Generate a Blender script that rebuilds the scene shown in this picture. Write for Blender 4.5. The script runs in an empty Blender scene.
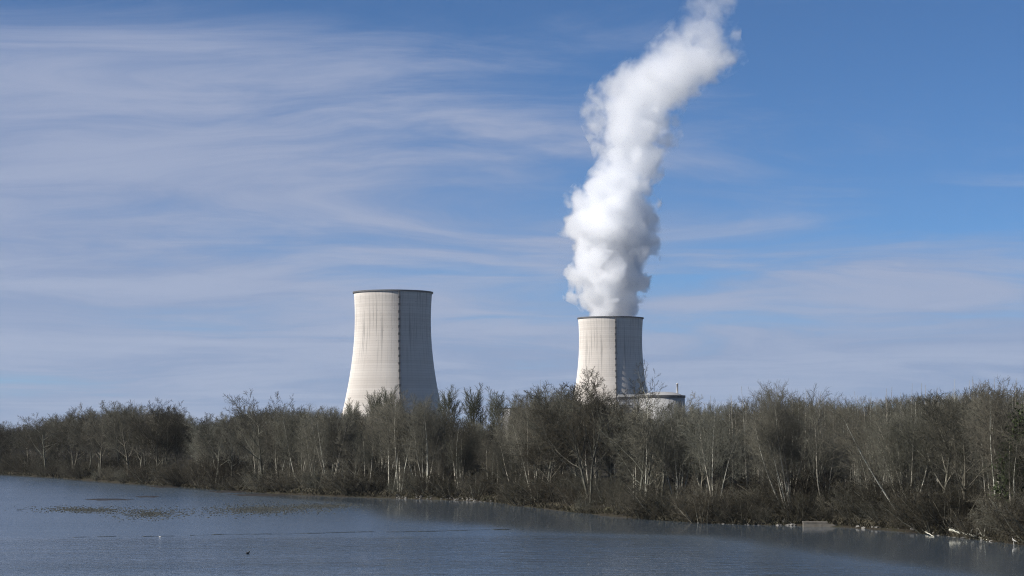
import bpy, math, random
import numpy as np
from mathutils import Vector

# ------------------------------------------------------------------ camera, sky, sun, exposure
S = bpy.context.scene
COL = S.collection
W, H, F, CAM_Z, HORIZON = 1024, 576, 2000.0, 14.0, 430.0
SC = F / 1200.0
PITCH = math.atan((HORIZON - H / 2) / F)
cam_d = bpy.data.cameras.new('camera')
cam_d.sensor_width = 36.0
cam_d.lens = 36.0 * F / W
cam_d.clip_start, cam_d.clip_end = 0.5, 30000
cam = bpy.data.objects.new('camera', cam_d)
COL.objects.link(cam)
cam.location = (0, 0, CAM_Z)
cam.rotation_euler = (math.pi / 2 + PITCH, 0, 0)
S.camera = cam

SUN_EL, SUN_AZ = math.radians(32), math.radians(180 + 68)      # azimuth clockwise from +Y (view direction)
sun_dir = Vector((math.sin(SUN_AZ) * math.cos(SUN_EL), math.cos(SUN_AZ) * math.cos(SUN_EL), math.sin(SUN_EL)))
sd = bpy.data.lights.new('sun', 'SUN')
sd.energy, sd.angle, sd.color = 5.0, math.radians(0.53), (1.0, 0.95, 0.885)
sun = bpy.data.objects.new('sun', sd)
COL.objects.link(sun)
sun.rotation_euler = sun_dir.to_track_quat('Z', 'Y').to_euler()
sun.location = (-300, -120, 400)

V = S.view_settings
V.view_transform, V.look, V.gamma, V.exposure, V.use_curve_mapping = 'Standard', 'None', 1.0, 0.6, False
S.render.engine = 'CYCLES'
cy = S.cycles
cy.use_denoising = True
cy.denoiser = 'OPENIMAGEDENOISE'
cy.denoising_input_passes = 'RGB_ALBEDO_NORMAL'
cy.denoising_prefilter = 'NONE'
cy.use_adaptive_sampling = True
cy.adaptive_threshold = 0.015
cy.max_bounces, cy.diffuse_bounces, cy.glossy_bounces = 16, 2, 3
cy.transparent_max_bounces, cy.volume_bounces = 16, 12
cy.filter_width = 1.1
cy.volume_step_rate, cy.volume_max_steps = 1.0, 512
cy.sample_clamp_indirect = 4.0


class NT:
    """tiny helper to write node trees"""
    def __init__(self, tree):
        self.t = tree
        self.t.nodes.clear()

    def n(self, kind, **kw):
        nd = self.t.nodes.new(kind)
        ins = kw.pop('ins', {})
        for k, v in kw.items():
            setattr(nd, k, v)
        for k, v in ins.items():
            if hasattr(v, 'is_output') or isinstance(v, bpy.types.NodeSocket):
                self.t.links.new(v, nd.inputs[k])
            else:
                if isinstance(v, tuple) and len(v) == 3 and nd.inputs[k].type == 'RGBA': v = (*v, 1.0)
                nd.inputs[k].default_value = v
        return nd

    def math(self, op, a, b=None, c=None, clamp=False):
        ins = {0: a}
        if b is not None: ins[1] = b
        if c is not None: ins[2] = c
        return self.n('ShaderNodeMath', operation=op, use_clamp=clamp, ins=ins).outputs[0]

    def vmath(self, op, a, b=None, scale=None):
        ins = {0: a}
        if b is not None: ins[1] = b
        if scale is not None: ins['Scale'] = scale
        return self.n('ShaderNodeVectorMath', operation=op, ins=ins).outputs[0]

    def noise(self, vec, scale, detail=4.0, rough=0.55, dist=0.0, out='Fac'):
        return self.n('ShaderNodeTexNoise', ins={'Vector': vec, 'Scale': scale, 'Detail': detail, 'Roughness': rough, 'Distortion': dist}).outputs[out]

    def ramp(self, fac, stops, interp='LINEAR'):
        r = self.n('ShaderNodeValToRGB', ins={'Fac': fac})
        cr = r.color_ramp
        cr.interpolation = interp
        while len(cr.elements) < len(stops): cr.elements.new(0.5)
        for e, (p, c) in zip(cr.elements, stops):
            e.position = p
            e.color = c if len(c) == 4 else (*c, 1)
        return r.outputs[0]

    def remap(self, v, a, b, c=0.0, d=1.0, interp='SMOOTHSTEP'):
        return self.n('ShaderNodeMapRange', interpolation_type=interp, ins={'Value': v, 'From Min': a, 'From Max': b, 'To Min': c, 'To Max': d}).outputs[0]

    def mix(self, f, a, b, mode='MIX'):
        m = self.n('ShaderNodeMix', data_type='RGBA', blend_type=mode)
        for idx, v in ((0, f), (6, a), (7, b)):
            if isinstance(v, bpy.types.NodeSocket): self.t.links.new(v, m.inputs[idx])
            elif idx == 0: m.inputs[idx].default_value = v
            else: m.inputs[idx].default_value = v if len(v) == 4 else (*v, 1)
        return m.outputs[2]


world = bpy.data.worlds.new('World')
S.world = world
world.use_nodes = True
nt = NT(world.node_tree)
SKY_STRENGTH = 0.061
sky = nt.n('ShaderNodeTexSky', sky_type='NISHITA', sun_disc=False, sun_elevation=SUN_EL, sun_rotation=SUN_AZ,
           air_density=0.55, dust_density=0.0, ozone_density=5.0, altitude=100)
tc = nt.n('ShaderNodeTexCoord').outputs['Generated']
sep = nt.n('ShaderNodeSeparateXYZ', ins={0: tc})
zz = nt.math('MAXIMUM', nt.math('ADD', sep.outputs[2], 0.10), 0.03)
cx = nt.math('DIVIDE', sep.outputs[0], zz)
cyy = nt.math('DIVIDE', sep.outputs[1], zz)
plane = nt.n('ShaderNodeCombineXYZ', ins={0: cx, 1: cyy, 2: 0.0}).outputs[0]       # a cloud layer high above, in units of its height
warp = nt.vmath('SCALE', nt.vmath('SUBTRACT', nt.noise(plane, 0.8, 3, 0.5, out='Color'), (0.5, 0.5, 0.5)), scale=0.7)
pw = nt.vmath('ADD', plane, warp)
OFF = (3.1, 1.7, 0)
rot = nt.n('ShaderNodeMapping', ins={'Vector': pw, 'Rotation': (0, 0, math.radians(-14)), 'Scale': (0.75, 0.9, 1.0), 'Location': OFF}).outputs[0]
veil = nt.noise(rot, 0.55, 4, 0.5)
streakv = nt.n('ShaderNodeMapping', ins={'Vector': pw, 'Rotation': (0, 0, math.radians(-10)), 'Scale': (0.8, 1.35, 1.0), 'Location': (7.3, 2.2, 0)}).outputs[0]
streak = nt.noise(streakv, 1.15, 10, 0.64, 0.7)
cov = nt.math('ADD', nt.math('MULTIPLY', veil, 1.05), nt.math('MULTIPLY', streak, 1.0))
# a front of high cloud lies to the left and ahead: cover thickens in that direction
front = nt.remap(nt.math('ADD', nt.math('MULTIPLY', cx, -0.09), nt.math('MULTIPLY', cyy, 0.10)), 0.27, 0.52, -0.20, 0.26)
cloud = nt.remap(nt.math('ADD', cov, front), 0.80, 1.30, 0.0, 0.90)
tint = nt.mix(1.0, sky.outputs[0], (0.56, 0.88, 1.05), 'MULTIPLY')        # camera white balance of the blue
lum = nt.mix(cloud, tint, nt.mix(nt.remap(streak, 0.35, 0.65), (2.6, 3.4, 5.4), (3.8, 4.4, 6.1)))
bg = nt.n('ShaderNodeBackground', ins={'Color': lum, 'Strength': SKY_STRENGTH})
nt.n('ShaderNodeOutputWorld', ins={'Surface': bg.outputs[0]})


# ------------------------------------------------------------------ helpers
def ray(px, py):
    x, y = (px - W / 2) / F, (H / 2 - py) / F
    c, s = math.cos(PITCH), math.sin(PITCH)
    return Vector((x, c - y * s, s + y * c))


def on_plane(px, py, z=0.0):
    d = ray(px, py)
    t = (z - CAM_Z) / d.z
    return Vector((d.x * t, d.y * t, z))


def at_depth(px, py, Y):
    d = ray(px, py)
    t = Y / d.y
    return Vector((d.x * t, Y, CAM_Z + d.z * t))


def mesh_np(name, verts, loops, sizes, smooth=True, mats=None):
    me = bpy.data.meshes.new(name)
    v = np.asarray(verts, dtype=np.float32)
    l = np.asarray(loops, dtype=np.int32).ravel()
    sz = np.asarray(sizes, dtype=np.int32)
    me.vertices.add(len(v)); me.vertices.foreach_set('co', v.ravel())
    me.loops.add(len(l)); me.loops.foreach_set('vertex_index', l)
    me.polygons.add(len(sz))
    st = np.zeros(len(sz), dtype=np.int32); st[1:] = np.cumsum(sz)[:-1]
    me.polygons.foreach_set('loop_start', st)
    me.polygons.foreach_set('use_smooth', np.full(len(sz), bool(smooth)))
    me.update(calc_edges=True)
    return me


def obj(name, me, mat=None, parent=None, loc=None, rot=None):
    o = bpy.data.objects.new(name, me)
    COL.objects.link(o)
    if mat is not None and me is not None:
        me.materials.clear(); me.materials.append(mat)
    if parent: o.parent = parent
    if loc is not None: o.location = loc
    if rot is not None: o.rotation_euler = rot
    return o


def tag(o, label=None, cat=None, group=None, kind=None):
    for k, v in (('label', label), ('category', cat), ('group', group), ('kind', kind)):
        if v: o[k] = v
    return o


def empty(name, loc, rotz=0.0, **kw):
    o = bpy.data.objects.new(name, None)
    COL.objects.link(o)
    o.empty_display_size = 0.5
    o.location = loc; o.rotation_euler = (0, 0, rotz)
    return tag(o, **kw)


class MB:
    """collects polygons for one mesh"""
    def __init__(self): self.v, self.l, self.s = [], [], []

    def add(self, verts, faces):
        b = len(self.v)
        self.v += [tuple(p) for p in verts]
        for f in faces:
            self.l += [b + i for i in f]; self.s.append(len(f))

    def box(self, x0, x1, y0, y1, z0, z1):
        self.add([(x0, y0, z0), (x1, y0, z0), (x1, y1, z0), (x0, y1, z0), (x0, y0, z1), (x1, y0, z1), (x1, y1, z1), (x0, y1, z1)],
                 [(3, 2, 1, 0), (4, 5, 6, 7), (0, 1, 5, 4), (1, 2, 6, 5), (2, 3, 7, 6), (3, 0, 4, 7)])

    def lathe(self, prof, n=48, closed=False, cap=False):
        vs = [(r * math.cos(2 * math.pi * i / n), r * math.sin(2 * math.pi * i / n), z) for r, z in prof for i in range(n)]
        fs = []
        m = len(prof)
        for j in range(m if closed else m - 1):
            a, b = j * n, ((j + 1) % m) * n
            for i in range(n):
                k = (i + 1) % n
                fs.append((a + i, a + k, b + k, b + i))
        if cap:
            fs.append(tuple(range((m - 1) * n, m * n)))
        self.add(vs, fs)

    def tube(self, pts, radii, k=8, caps=True):
        vs, fs = [], []
        up = Vector((0, 0, 1))
        for i, p in enumerate(pts):
            p = Vector(p)
            d = (Vector(pts[min(i + 1, len(pts) - 1)]) - Vector(pts[max(i - 1, 0)])).normalized()
            u = d.cross(up if abs(d.z) < 0.95 else Vector((1, 0, 0))).normalized(); w = u.cross(d)
            for j in range(k):
                a = 2 * math.pi * j / k
                vs.append(p + (u * math.cos(a) + w * math.sin(a)) * radii[i])
        for i in range(len(pts) - 1):
            for j in range(k):
                j2 = (j + 1) % k
                fs.append((i * k + j, i * k + j2, (i + 1) * k + j2, (i + 1) * k + j))
        if caps:
            fs.append(tuple(range(k - 1, -1, -1))); fs.append(tuple((len(pts) - 1) * k + j for j in range(k)))
        self.add(vs, fs)

    def mesh(self, name, smooth=False): return mesh_np(name, self.v, self.l, self.s, smooth)


def mat(name, build):
    m = bpy.data.materials.new(name); m.use_nodes = True
    t = NT(m.node_tree)
    build(t)
    return m


def principled(t, color, rough=0.85, normal=None, spec=0.2, **ins):
    d = {'Base Color': color, 'Roughness': rough, 'Specular IOR Level': spec}
    d.update(ins)
    if normal is not None: d['Normal'] = normal
    p = t.n('ShaderNodeBsdfPrincipled', ins=d)
    t.n('ShaderNodeOutputMaterial', ins={'Surface': p.outputs[0]})
    return p


def bark(name, c0, c1, scale=2.0, var=0.35):
    def b(t):
        o = t.n('ShaderNodeTexCoord').outputs['Object']
        st = t.n('ShaderNodeMapping', ins={'Vector': o, 'Scale': (1, 1, 0.35)}).outputs[0]
        f = t.remap(t.noise(st, scale, 4, 0.6), 0.3, 0.7)
        c = t.mix(f, c0, c1)
        rnd = t.n('ShaderNodeObjectInfo').outputs['Random']
        k = t.remap(rnd, 0, 1, 1 - var, 1 + var, 'LINEAR')
        c = t.mix(1.0, c, t.n('ShaderNodeCombineXYZ', ins={0: k, 1: k, 2: k}).outputs[0], 'MULTIPLY')
        hue = t.mix(t.math('FRACT', t.math('MULTIPLY', rnd, 7.3)), (1.05, 1.0, 0.90), (0.97, 1.01, 0.94))          # each tree a little redder or greener
        c = t.mix(1.0, c, hue, 'MULTIPLY')
        principled(t, c, 0.9, spec=0.1)
    return mat(name, b)


M = {}
M['bark_pale'] = bark('pale bark', (0.19, 0.18, 0.16), (0.38, 0.365, 0.33), 2.5, 0.25)
M['bark_grey'] = bark('grey bark', (0.07, 0.067, 0.056), (0.155, 0.148, 0.128), 2.0, 0.25)
M['twig_grey'] = bark('grey twigs', (0.05, 0.048, 0.04), (0.098, 0.094, 0.079), 0.25, 0.42)
M['twig_brown'] = bark('brown twigs', (0.027, 0.025, 0.02), (0.056, 0.051, 0.041), 0.3, 0.3)
M['twig_pale'] = bark('pale twigs', (0.10, 0.096, 0.082), (0.18, 0.174, 0.15), 0.25, 0.25)
M['poplar_green'] = bark('olive poplar twigs', (0.05, 0.052, 0.037), (0.085, 0.087, 0.063), 0.3, 0.2)
M['ivy'] = bark('ivy leaf', (0.018, 0.028, 0.012), (0.045, 0.06, 0.028), 1.5, 0.1)
M['driftwood'] = bark('bleached wood', (0.38, 0.36, 0.32), (0.62, 0.60, 0.55), 4.0, 0.1)

# ------------------------------------------------------------------ shoreline
SHORE_PX = [(-300, 464), (-150, 468), (0, 474.5), (60, 478), (120, 483), (180, 487), (240, 491.5), (300, 495), (350, 497), (400, 498.5),
            (450, 500), (490, 502), (530, 507), (570, 512), (620, 517), (660, 520.5), (700, 523), (750, 525), (800, 525.5), (850, 527.5),
            (900, 531), (940, 535.5), (980, 540), (1024, 545), (1120, 556)]
SH = [on_plane(x, y) for x, y in SHORE_PX]
SHORE = np.array([(-9000.0, 2600.0), (-1200.0, 1150.0)] + [(p.x, p.y) for p in SH] + [(92.0, 150.0), (130.0, 60.0), (170.0, -120.0), (400.0, -9000.0)])


def shore_dist(X, Y):
    """signed distance to the far bank, positive on land"""
    X, Y = np.asarray(X, float), np.asarray(Y, float)
    best = np.full(X.shape, 1e18); sign = np.ones(X.shape)
    for (ax, ay), (bx, by) in zip(SHORE[:-1], SHORE[1:]):
        dx, dy = bx - ax, by - ay
        t = np.clip(((X - ax) * dx + (Y - ay) * dy) / (dx * dx + dy * dy), 0, 1)
        qx, qy = X - (ax + t * dx), Y - (ay + t * dy)
        d2 = qx * qx + qy * qy
        sg = np.where(dx * (Y - ay) - dy * (X - ax) > 0, 1.0, -1.0)
        m = d2 < best - 1e-9
        best = np.where(m, d2, best); sign = np.where(m, sg, sign)
    return np.sqrt(best) * sign


def wob(X, Y, s, seed=0.0):
    return (np.sin(X / s + seed) * np.cos(Y / s * 1.13 + seed * 2.1) + 0.5 * np.sin(X / s * 2.3 + Y / s * 1.7 + seed * 3.7) + 0.35 * np.sin(Y / s * 4.1 - X / s * 3.3 + seed))


def ground_z(X, Y):
    X, Y = np.asarray(X, float), np.asarray(Y, float)
    d = shore_dist(X, Y) + 0.7 * wob(X, Y, 3.1, 1.0) + 0.8 * wob(X, Y, 11.0, 4.0)
    land = 0.75 * np.clip(d / 1.6, 0, 1) + 1.1 * np.clip((d - 1.6) / 14, 0, 1) + 0.15 * wob(X, Y, 5.0) * np.clip(d / 6, 0, 1)
    bed = np.clip(d * 0.22, -2.2, 0)
    z = np.where(d > 0, land, bed)
    near = 12.3 * np.clip((52 - Y) / 52, 0, 1)
    return np.maximum(z, np.where(Y < 52, np.where(near > 0, near - 2.2 * np.clip(1 - near, 0, 1), z), z))


def gz(x, y): return float(ground_z(np.array([x]), np.array([y]))[0])


def spaced(lo, hi, step, outer):
    a = list(np.arange(lo, hi + 1e-6, step))
    left, right, s = [], [], step
    x = lo
    while x > -outer:
        s *= 1.35; x -= s; left.append(x)
    s, x = step, hi
    while x < outer:
        s *= 1.35; x += s; right.append(x)
    return np.array(left[::-1] + a + right)


def grid_mesh(name, xs, ys, zfun):
    X, Y = np.meshgrid(xs, ys)
    Z = zfun(X, Y)
    nx, ny = len(xs), len(ys)
    idx = np.arange(nx * ny).reshape(ny, nx)
    q = np.stack([idx[:-1, :-1], idx[:-1, 1:], idx[1:, 1:], idx[1:, :-1]], -1).reshape(-1, 4)
    return mesh_np(name, np.stack([X, Y, Z], -1).reshape(-1, 3), q, np.full(len(q), 4)), X, Y


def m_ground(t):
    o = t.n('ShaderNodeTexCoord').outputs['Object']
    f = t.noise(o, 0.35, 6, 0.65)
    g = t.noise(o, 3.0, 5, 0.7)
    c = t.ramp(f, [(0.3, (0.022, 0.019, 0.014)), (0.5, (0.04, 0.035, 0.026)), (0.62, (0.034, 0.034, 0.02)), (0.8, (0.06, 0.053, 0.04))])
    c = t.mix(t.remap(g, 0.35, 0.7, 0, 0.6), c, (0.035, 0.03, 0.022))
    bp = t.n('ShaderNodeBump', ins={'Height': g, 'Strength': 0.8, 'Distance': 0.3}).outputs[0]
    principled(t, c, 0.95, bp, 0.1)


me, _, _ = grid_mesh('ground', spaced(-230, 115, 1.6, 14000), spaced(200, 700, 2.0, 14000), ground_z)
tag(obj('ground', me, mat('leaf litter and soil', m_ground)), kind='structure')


def m_water(t):
    o = t.n('ShaderNodeTexCoord').outputs['Object']
    calm = t.n('ShaderNodeAttribute', attribute_name='ripple').outputs['Fac']
    stretch = t.n('ShaderNodeMapping', ins={'Vector': o, 'Scale': (0.55, 1.0, 1.0), 'Rotation': (0, 0, 0.25)}).outputs[0]
    w1 = t.noise(stretch, 1.3, 3, 0.55, 0.3)
    w2 = t.noise(stretch, 0.33, 2, 0.5)
    gust = t.remap(t.noise(t.n('ShaderNodeMapping', ins={'Vector': o, 'Scale': (0.25, 1.0, 1.0)}).outputs[0], 0.045, 3, 0.55), 0.3, 0.7, 0.55, 1.25)
    amp = t.math('MULTIPLY', calm, gust)
    hgt = t.math('MULTIPLY', t.math('ADD', t.math('MULTIPLY', w1, 0.16), t.math('MULTIPLY', w2, 0.22)), amp)
    bp = t.n('ShaderNodeBump', ins={'Height': hgt, 'Strength': 1.0, 'Distance': 1.0}).outputs[0]
    principled(t, (0.062, 0.083, 0.106), t.math('MULTIPLY', t.ramp(t.math('DIVIDE', calm, 1.4), [(0.0, (0.05,) * 3), (0.40, (0.26,) * 3), (0.95, (0.13,) * 3)]), 1.0), bp, 0.5, IOR=1.333)


me, WX, WY = grid_mesh('water', spaced(-260, 120, 3.0, 6000), spaced(150, 720, 3.0, 3500), lambda X, Y: np.zeros_like(X))
sdist = -shore_dist(WX, WY)
line_y = 262.0 + (WX + 60) * 0.08 + 1.5 * wob(WX, WY, 25.0, 2.0)        # edge of the wind-ruffled reach
ruffled = 1 / (1 + np.exp(np.clip((WY - line_y) / 2.0, -40, 40)))
lee = 3 + 19 * np.clip((WX + 62) / 40, 0, 1)                             # width of the sheltered strip under the bank
open_ = np.clip((sdist - lee) / (lee * 1.2), 0, 1); open_ = open_ * open_ * (3 - 2 * open_)
rip = 0.06 + open_ * (0.62 + 0.70 * ruffled)
a = me.attributes.new('ripple', 'FLOAT', 'POINT')
a.data.foreach_set('value', rip.astype(np.float32).ravel())
tag(obj('water', me, mat('river water', m_water)), kind='structure')

# ------------------------------------------------------------------ cooling towers
T_TOP, RT, K_HYP, THROAT = 177.0, 44.6, 0.345, 146.0       # metres above the tower base; throat radius, flare, throat height
def tower_r(z): return math.sqrt(RT * RT + ((z - THROAT) * K_HYP) ** 2)


def m_concrete(t):
    o = t.n('ShaderNodeTexCoord').outputs['Object']
    sp = t.n('ShaderNodeSeparateXYZ', ins={0: o})
    ang = t.math('ARCTAN2', sp.outputs[1], sp.outputs[0])
    z = sp.outputs[2]
    cyl = t.n('ShaderNodeCombineXYZ', ins={0: t.math('MULTIPLY', ang, 45.0), 1: 0.0, 2: z}).outputs[0]
    base = t.mix(t.noise(o, 0.03, 3, 0.5), (0.60, 0.56, 0.51), (0.69, 0.655, 0.605))
    lift = t.math('FRACT', t.math('DIVIDE', z, 2.9))
    band = t.noise(t.n('ShaderNodeCombineXYZ', ins={0: 0.0, 1: 0.0, 2: t.math('FLOOR', t.math('DIVIDE', z, 2.9))}).outputs[0], 3.7, 1, 0.5)
    base = t.mix(t.remap(band, 0.4, 0.65, 0, 0.35), base, (0.50, 0.455, 0.40))
    joint = t.math('MULTIPLY', t.math('LESS_THAN', lift, 0.10), 0.35)
    base = t.mix(joint, base, (0.30, 0.27, 0.24))
    st = t.n('ShaderNodeMapping', ins={'Vector': cyl, 'Scale': (1.0, 1.0, 0.03)}).outputs[0]
    high = t.remap(z, 75, 135, 0, 1)
    run = t.math('MULTIPLY', t.remap(t.noise(st, 0.42, 4, 0.6), 0.50, 0.72), t.math('MULTIPLY_ADD', high, 0.6, 0.12))
    base = t.mix(run, base, (0.24, 0.225, 0.21))
    spot = t.math('MULTIPLY', t.remap(t.noise(cyl, 0.38, 3, 0.6), 0.62, 0.72), t.math('MULTIPLY_ADD', high, 0.5, 0.05))
    base = t.mix(spot, base, (0.26, 0.25, 0.24))
    bp = t.n('ShaderNodeBump', ins={'Height': t.noise(cyl, 0.9, 4, 0.6), 'Strength': 0.35, 'Distance': 0.4}).outputs[0]
    d = t.n('ShaderNodeBsdfDiffuse', ins={'Color': base, 'Roughness': 1.0, 'Normal': bp})
    t.n('ShaderNodeOutputMaterial', ins={'Surface': d.outputs[0]})


def plain(name, c, rough=0.8, sc=0.5, amt=0.25, metallic=0.0):
    def b(t):
        o = t.n('ShaderNodeTexCoord').outputs['Object']
        f = t.remap(t.noise(o, sc, 5, 0.6), 0.3, 0.7, 1 - amt, 1 + amt)
        col = t.mix(1.0, (*c, 1), t.n('ShaderNodeCombineXYZ', ins={0: f, 1: f, 2: f}).outputs[0], 'MULTIPLY')
        principled(t, col, rough, spec=0.25, Metallic=metallic)
    return mat(name, b)


M['concrete'] = mat('weathered tower concrete', m_concrete)
M['dark'] = plain('dark weathered steel', (0.05, 0.05, 0.052))
M['rim'] = plain('dark rim concrete', (0.10, 0.10, 0.10))
M['white_wall'] = plain('off white cladding', (0.58, 0.56, 0.52), sc=0.08, amt=0.12)
M['grey_wall'] = plain('grey cladding', (0.16, 0.165, 0.175), sc=0.06, amt=0.12)
M['reactor_wall'] = plain('grey-white rendered concrete', (0.30, 0.297, 0.29), sc=0.08, amt=0.12)
M['concrete_plain'] = plain('pale concrete', (0.50, 0.47, 0.42), sc=0.1, amt=0.18)

NR = 240                      # fine vertical flutes round the shell
def shell_mesh():
    z0 = 12.0
    zs = np.concatenate([np.linspace(z0, 60, 14), np.linspace(64, T_TOP, 28)])
    prof = [(0.0, 0.40), (0.5, 0.0)]
    angs, bump = [], []
    for i in range(NR):
        for f, b in prof:
            angs.append(2 * math.pi * (i + f) / NR); bump.append(b)
    angs, bump = np.array(angs), np.array(bump)
    n = len(angs)
    vs = []
    for z in zs:
        r = tower_r(z) + bump
        vs.append(np.stack([r * np.cos(angs), r * np.sin(angs), np.full(n, z)], -1))
    for z in zs[::-1]:            # inner face
        r = tower_r(z) - 0.9
        vs.append(np.stack([r * np.cos(angs), r * np.sin(angs), np.full(n, z)], -1))
    m = len(vs)
    idx = np.arange(m * n).reshape(m, n)
    nx = np.roll(idx, -1, axis=1)
    up, upn = np.roll(idx, -1, axis=0), np.roll(nx, -1, axis=0)
    q = np.stack([idx, nx, upn, up], -1).reshape(-1, 4)
    return mesh_np('shell', np.concatenate(vs), q, np.full(len(q), 4), smooth=True)


SHELL = shell_mesh()
mb = MB(); mb.lathe([(tower_r(T_TOP) - 1.1, T_TOP - 0.4), (tower_r(T_TOP) + 1.7, T_TOP - 0.4), (tower_r(T_TOP) + 1.9, T_TOP + 1.3), (tower_r(T_TOP) - 1.1, T_TOP + 1.3)], 128, closed=True)
RIM = mb.mesh('rim', False)
zb = 34.0
mb = MB(); mb.lathe([(tower_r(zb - 0.8) + 0.1, zb - 0.8), (tower_r(zb) + 1.3, zb - 0.7), (tower_r(zb) + 1.3, zb + 0.6), (tower_r(zb + 0.7) + 0.1, zb + 0.7)], 128)
RING = mb.mesh('ring_walkway')
mb = MB(); mb.lathe([(tower_r(0) + 3, -1.0), (tower_r(0) + 3, 1.6), (tower_r(0) + 2, 1.6), (tower_r(0) + 2, -1.0)], 96, closed=True)
BASIN = mb.mesh('basin_wall')


def ladder_meshes():
    """stair fin standing off the shell along +X, with a landing every 8.6 m"""
    mb = MB()
    zs = np.linspace(14, T_TOP + 0.6, 42)
    for y0, y1 in ((-0.42, -0.2), (0.2, 0.42)):
        vs, fs = [], []
        for z in zs:
            r = tower_r(z)
            vs += [(r - 0.1, y0, z), (r + 2.7, y0, z), (r + 2.7, y1, z), (r - 0.1, y1, z)]
        for i in range(len(zs) - 1):
            for j in range(4):
                k = (j + 1) % 4
                fs.append((i * 4 + j, i * 4 + k, i * 4 + 4 + k, i * 4 + 4 + j))
        mb.add(vs, fs)
    fin = mb.mesh('ladder_rail')
    lb = MB(); lb.box(0.0, 3.1, -0.9, 0.9, -0.3, 2.4)
    return fin, lb.mesh('landing')


FIN, LANDING = ladder_meshes()
colb = MB()
for s in (-1, 1):
    a0, a1 = 0.0, s * 2 * math.pi / 48 * 0.5
    r0, r1 = tower_r(0), tower_r(12.6) - 0.4
    colb.tube([(r0 * math.cos(a0), r0 * math.sin(a0), 0), (r1 * math.cos(a1), r1 * math.sin(a1), 12.6)], [0.55, 0.5], 8)
COLUMN = colb.mesh('column')


def tower(px, py_top, depth, label):
    c = at_depth(px, py_top, depth)
    base = c.z - T_TOP - 0.8
    to_cam = math.atan2(-c.y, -c.x)
    t = empty('cooling_tower', (c.x, depth, base), to_cam, label=label, cat='cooling tower', group='cooling towers of the power plant')
    obj('shell', SHELL, M['concrete'], t, rot=(0, 0, 0.013))
    obj('rim', RIM, M['rim'], t)
    obj('ring_walkway', RING, M['concrete_plain'], t)
    obj('basin_wall', BASIN, M['concrete_plain'], t)
    la = math.asin(0.15)
    obj('ladder', FIN, M['rim'], t, rot=(0, 0, la))
    for i in range(19):
        z = 14 + i * 8.6
        r = tower_r(z) + 0.2
        obj('landing', LANDING, M['dark'], t, loc=(r * math.cos(la), r * math.sin(la), z), rot=(0, 0, la))
    for i in range(48):
        obj('column', COLUMN, M['concrete_plain'], t, rot=(0, 0, 2 * math.pi * i / 48))
    return t, c, base


D1 = 1420.0 * SC
D2 = D1 * 76.0 / 63.0
tower(393, 292.6, D1, 'pale concrete cooling tower without steam, the larger one on the left')
T2, C2, B2 = tower(610.5, 318.2, D2, 'pale concrete cooling tower with steam pouring from its mouth')

# ------------------------------------------------------------------ plant buildings
def block(name, px0, px1, py_top, depth, thick, label, cat):
    a, b = at_depth(px0, py_top, depth), at_depth(px1, py_top, depth)
    e = empty(name, ((a.x + b.x) / 2, depth + thick / 2, 1.5), 0, label=label, cat=cat)
    return e, (b.x - a.x) / 2, thick / 2, a.z - 1.5


# reactor building
dR = 1330.0 * SC
pc = at_depth(662, 396, dR)
rR = (at_depth(685.3, 396, dR).x - pc.x)
hR = pc.z - 1.5
e = empty('reactor_building', (pc.x, dR, 1.5), 0, label='round off-white reactor building with dark roof band and flat dome, beside the steaming tower', cat='reactor building')
mb = MB(); mb.lathe([(rR - 0.6, 0), (rR - 0.6, hR - 2.0)], 96, cap=True); obj('wall', mb.mesh('wall', True), M['reactor_wall'], e)
mb = MB(); mb.lathe([(rR - 0.7, hR - 2.1), (rR + 0.1, hR - 2.1), (rR + 0.1, hR + 0.6), (rR - 0.7, hR + 0.6)], 96, closed=True); obj('roof_band', mb.mesh('roof_band'), M['dark'], e)
prof = [(rR - 0.8, hR + 0.3)]
for i in range(1, 9):
    a = i / 8 * math.pi / 2
    prof.append(((rR - 4) * math.cos(a) + 0.05, hR + 0.5 + 4.2 * math.sin(a)))
mb = MB(); mb.lathe(prof, 64, cap=True); obj('dome', mb.mesh('dome', True), M['reactor_wall'], e)
sx = at_depth(677.2, 396, dR).x - pc.x
mb = MB(); mb.lathe([(0.95, hR), (0.95, hR + 13.0), (1.15, hR + 13.0), (1.15, hR + 14.0), (0.7, hR + 14.0)], 16, cap=True)
stack = obj('stack', mb.mesh('stack', True), M['concrete_plain'], e, loc=(sx, -3, 0))

# auxiliary building left of it
e, hx, hy, hh = block('auxiliary_building', 619, 643.5, 394.5, dR + 12, 34, 'low auxiliary building with pale parapet joined to the round reactor building', 'building')
mb = MB(); mb.box(-hx, hx, -hy, hy, 0, hh - 4.5); obj('wall', mb.mesh('wall'), M['grey_wall'], e)
mb = MB(); mb.box(-hx - 0.6, hx, -hy - 0.6, hy, hh - 4.5, hh - 2.6); obj('roof_band', mb.mesh('roof_band'), M['dark'], e)
mb = MB(); mb.box(-hx - 0.2, hx, -hy - 0.2, hy, hh - 2.6, hh); obj('parapet', mb.mesh('parapet'), M['reactor_wall'], e)
for i in range(5):
    mb = MB(); mb.box(-1.2, 1.2, -0.15, 0.15, 0, 16); obj('panel', mb.mesh('panel'), M['reactor_wall'], e, loc=(-hx + 3 + i * (2 * hx - 6) / 4, -hy - 0.1, hh - 24))

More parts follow.
